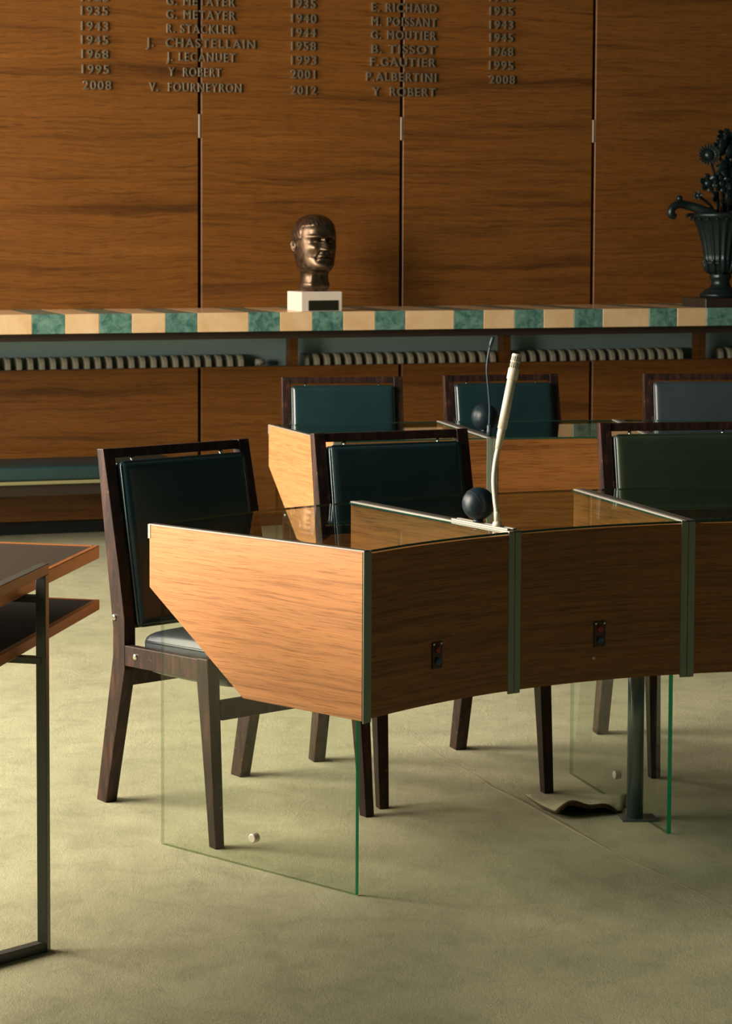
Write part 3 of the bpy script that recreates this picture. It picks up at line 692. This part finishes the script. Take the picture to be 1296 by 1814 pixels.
for i in range(NZ + 1):
    z = .3485 * i / NZ; hw, fr, bk = lerp_lv(z); ring = []
    for k in range(NA):
        ph = 2 * PI * k / NA; c_, s_ = math.cos(ph), math.sin(ph); e = 2 / 2.25
        x = hw * math.copysign(abs(s_) ** e, s_); dep = fr if c_ > 0 else bk
        y = -dep * math.copysign(abs(c_) ** e, c_)
        if c_ > .15 and z > .095: y -= 1.3 * relief(x / 1.1, z) * min(1, (c_ - .15) / .35)
        hl = .303 - .012 * abs(s_) if c_ > .25 else .235 - .10 * max(0, -c_)
        if z > hl:
            m_ = min(1, (z - hl) / .006) * (1 + .35 * math.sin(ph * 26 + z * 160)); rr = .0032 * m_; x += rr * s_; y -= rr * c_
        if z < .1 and c_ > .5: y -= .004 * G(x, .007) * G(z - .062, .012)      # throat
        if z < .09: x += .0035 * G(abs(ph if ph < PI else 2 * PI - ph) - .75, .16) * math.copysign(1, s_) * .6; y -= .004 * G(abs(ph if ph < PI else 2 * PI - ph) - .62, .14)
        ring.append(bm.verts.new((x, y, z)))
    rings.append(ring)
for A_, B_ in zip(rings, rings[1:]):
    for k in range(NA): bm.faces.new((A_[k], A_[(k + 1) % NA], B_[(k + 1) % NA], B_[k]))
bm.faces.new(rings[0][::-1]); bm.faces.new(rings[-1])
for s in (1, -1):                                # ears
    N1, N2 = 14, 10; er = []
    for i in range(N1):
        a = 2 * PI * i / N1; row = []
        oy, oz = .021 * math.cos(a) * (1.0 if math.sin(a) > 0 else .74), .035 * math.sin(a)
        for j in range(N2):
            t = j / (N2 - 1); r_ = 1 - t; off = .014 * math.sin(min(1, t * 2.6) * PI / 2) - .011 * max(0, (t - .38) / .62) ** .7
            row.append(bm.verts.new((s * (.0835 + off * 1.15 + .009 * max(0, oy) / .021), .020 + oy * max(.02, r_) + .15 * oz * .6, .204 + oz * max(.02, r_))))
        er.append(row)
    for i in range(N1):
        for j in range(N2 - 1): bm.faces.new((er[i][j], er[(i + 1) % N1][j], er[(i + 1) % N1][j + 1], er[i][j + 1]))
hd_ = from_bm('head', bm, 'bronze', bu, True); hd_.location = (0, 0, .0885); hd_.rotation_euler = (0, 0, math.radians(5))

# ---------------------------------------------------------------- urn with flowers
ur = root('bronze_urn', (2.424, 10.10, SZ1), AW, 'dark fluted metal urn of flowers on the right end of the shelf', 'urn')
box('plinth', (-.14, .14, -.12, .12, 0, .044), 'dark_wood', ur, .003, 1)
bm = bmesh.new(); lathe_bm(bm, [(.092, .044), (.098, .052), (.098, .060), (.088, .068), (.080, .072), (.080, .078), (.062, .088), (.050, .096), (.044, .110), (.043, .125), (.050, .137), (.053, .143), (.049, .150), (.052, .158)], 40); from_bm('foot', bm, 'urn', ur)
fl_ = lambda a, z: 1 + (.035 * math.cos(a * 20) if .20 < z < .415 else 0)
bm = bmesh.new(); lathe_bm(bm, [(.050, .156), (.062, .168), (.070, .185), (.074, .202), (.0795, .206), (.0795, .212), (.075, .216), (.080, .25), (.089, .30), (.102, .35), (.118, .395), (.132, .416), (.144, .425), (.150, .436), (.146, .447), (.132, .450), (.120, .440), (.10, .43)], 160, fl_); from_bm('body', bm, 'urn', ur)
for k in range(20):
    a = 2 * PI * k / 20; bm = bmesh.new(); bmesh.ops.create_icosphere(bm, subdivisions=1, radius=.007, matrix=Matrix.Translation((.144 * math.cos(a), .144 * math.sin(a), .418))); from_bm('bead', bm, 'urn', ur, True)
for k in range(10):                              # acanthus leaves round the bowl
    a = 2 * PI * k / 10; bm = bmesh.new()
    tube_bm(bm, [(math.cos(a) * r, math.sin(a) * r, z) for r, z in ((.054, .160), (.068, .178), (.074, .200), (.082, .222), (.090, .222))], [.006, .010, .011, .007, .003], 10); from_bm('bowl_leaf', bm, 'urn', ur)
for s in (-1, 1):
    bm = bmesh.new()
    pth = smooth_path([(s * .060, -.05, .440), (s * .120, -.03, .462), (s * .175, 0, .482), (s * .225, 0, .488), (s * .258, 0, .470), (s * .264, 0, .440), (s * .243, 0, .430)], 6)
    n = len(pth); tube_bm(bm, pth, [.024 - .008 * (k / n) for k in range(n)], 12); from_bm('handle', bm, 'urn', ur)
    bm = bmesh.new(); pth = smooth_path([(s * .130, 0, .430), (s * .165, 0, .440), (s * .185, 0, .430)], 4); tube_bm(bm, pth, .008, 8)
    bmesh.ops.create_icosphere(bm, subdivisions=2, radius=.015, matrix=Matrix.Translation((s * .258, 0, .436))); from_bm('handle_scroll', bm, 'urn', ur, True)
    bm = bmesh.new(); bmesh.ops.create_icosphere(bm, subdivisions=2, radius=.016, matrix=Matrix.Translation((s * .222, 0, .516))); tube_bm(bm, [(s * .215, 0, .488), (s * .221, 0, .51)], .006, 8); from_bm('handle_bud', bm, 'urn', ur, True)
def flower(c, r, nrm, petals, kind):
    c = Vector(c); nrm = Vector(nrm).normalized(); s1 = nrm.orthogonal().normalized(); s2 = nrm.cross(s1)
    o = root('flower', c); o.parent = ur
    bm = bmesh.new(); bmesh.ops.create_uvsphere(bm, u_segments=14, v_segments=8, radius=r * .42); bmesh.ops.scale(bm, vec=(1, 1, .6), verts=bm.verts)
    bmesh.ops.transform(bm, matrix=nrm.to_track_quat('Z', 'Y').to_matrix().to_4x4(), verts=bm.verts); from_bm('flower_centre', bm, 'urn', o, True)
    for k in range(petals):
        a = 2 * PI * k / petals; d = s1 * math.cos(a) + s2 * math.sin(a); q = nrm.cross(d); bm = bmesh.new()
        w = r * (.12 if kind == 'sun' else .34); ln = r if kind == 'sun' else r * .95; cup = .10 if kind == 'sun' else .28
        prof = [(.32, .6), (.55, 1), (.8, .85 if kind != 'sun' else .6), (1, .12 if kind == 'sun' else .45)]; L_, R_, Cn = [], [], []
        for t, ww in prof:
            z = nrm * (r * cup * t * t); L_.append(bm.verts.new(d * ln * t + q * w * ww + z)); R_.append(bm.verts.new(d * ln * t - q * w * ww + z)); Cn.append(bm.verts.new(d * ln * t + z - nrm * r * .07))
        for i in range(3): bm.faces.new((L_[i], L_[i + 1], Cn[i + 1], Cn[i])); bm.faces.new((Cn[i], Cn[i + 1], R_[i + 1], R_[i]))
        p = from_bm('petal', bm, 'urn', o, True); p.modifiers.new('thickness', 'SOLIDIFY').thickness = .003
    bm = bmesh.new(); tube_bm(bm, smooth_path([(c.x * .25, c.y * .3, .42), (c.x * .45, c.y * .6, (.42 + c.z) / 2), tuple(c - nrm * r * .2)], 6), .0065, 8); from_bm('stem', bm, 'urn', ur)
for fa in (((-.100, -.06, .722), .058, (-.35, -.9, .12), 20, 'sun'), ((-.108, -.07, .588), .048, (-.25, -.95, .1), 6, 'rose'), ((.020, -.07, .700), .060, (.05, -.98, .2), 8, 'rose'),
           ((.085, -.05, .63), .055, (.4, -.85, .1), 20, 'sun'), ((.005, -.03, .800), .055, (-.1, -.75, .6), 7, 'rose'), ((-.045, -.085, .585), .046, (-.1, -.95, -.1), 6, 'rose'),
           ((.10, .0, .77), .050, (.5, -.6, .4), 7, 'rose'), ((-.150, -.05, .530), .024, (-.6, -.75, .2), 5, 'rose'), ((.03, -.09, .560), .050, (.1, -.95, .0), 7, 'rose'),
           ((-.035, -.08, .655), .046, (-.1, -.95, .1), 6, 'rose'), ((.065, -.08, .52), .04, (.4, -.85, .1), 6, 'rose'), ((-.045, -.06, .765), .036, (-.2, -.8, .5), 6, 'rose')): flower(*fa)
def leaf(a, b, w):
    a, b = Vector(a), Vector(b); d = b - a; q = d.cross(Vector((0, -1, .2))).normalized(); bm = bmesh.new(); L_, R_, Cn = [], [], []
    for t, ww in ((0, .15), (.25, .8), (.5, 1), (.75, .7), (1, .05)):
        p = a + d * t + Vector((0, -.02 * math.sin(PI * t), 0)); L_.append(bm.verts.new(p + q * w * ww)); R_.append(bm.verts.new(p - q * w * ww)); Cn.append(bm.verts.new(p + Vector((0, .006, 0))))
    for i in range(4): bm.faces.new((L_[i], L_[i + 1], Cn[i + 1], Cn[i])); bm.faces.new((Cn[i], Cn[i + 1], R_[i + 1], R_[i]))
    o = from_bm('leaf', bm, 'urn', ur, True); o.modifiers.new('thickness', 'SOLIDIFY').thickness = .004
for a, b, w in (((-.01, -.06, .69), (-.005, -.09, .78), .026), ((-.02, -.05, .60), (-.045, -.08, .66), .02), ((.0, -.06, .50), (.0, -.09, .60), .022), ((.02, -.05, .55), (.07, -.09, .50), .02),
                ((-.04, -.05, .76), (-.055, -.07, .80), .012), ((.04, -.05, .62), (.02, -.09, .67), .022), ((-.02, -.05, .46), (-.05, -.08, .50), .016), ((.0, -.04, .79), (-.02, -.05, .83), .014),
                ((-.06, -.06, .60), (-.045, -.10, .70), .03), ((-.03, -.06, .72), (-.06, -.10, .80), .03), ((.01, -.07, .46), (-.03, -.11, .56), .03), ((.03, -.07, .60), (.07, -.1, .70), .03), ((-.07, -.06, .50), (-.10, -.1, .55), .022), ((.05, -.05, .72), (.06, -.09, .84), .03), ((-.02, -.1, .62), (-.07, -.12, .64), .02)): leaf(a, b, w)
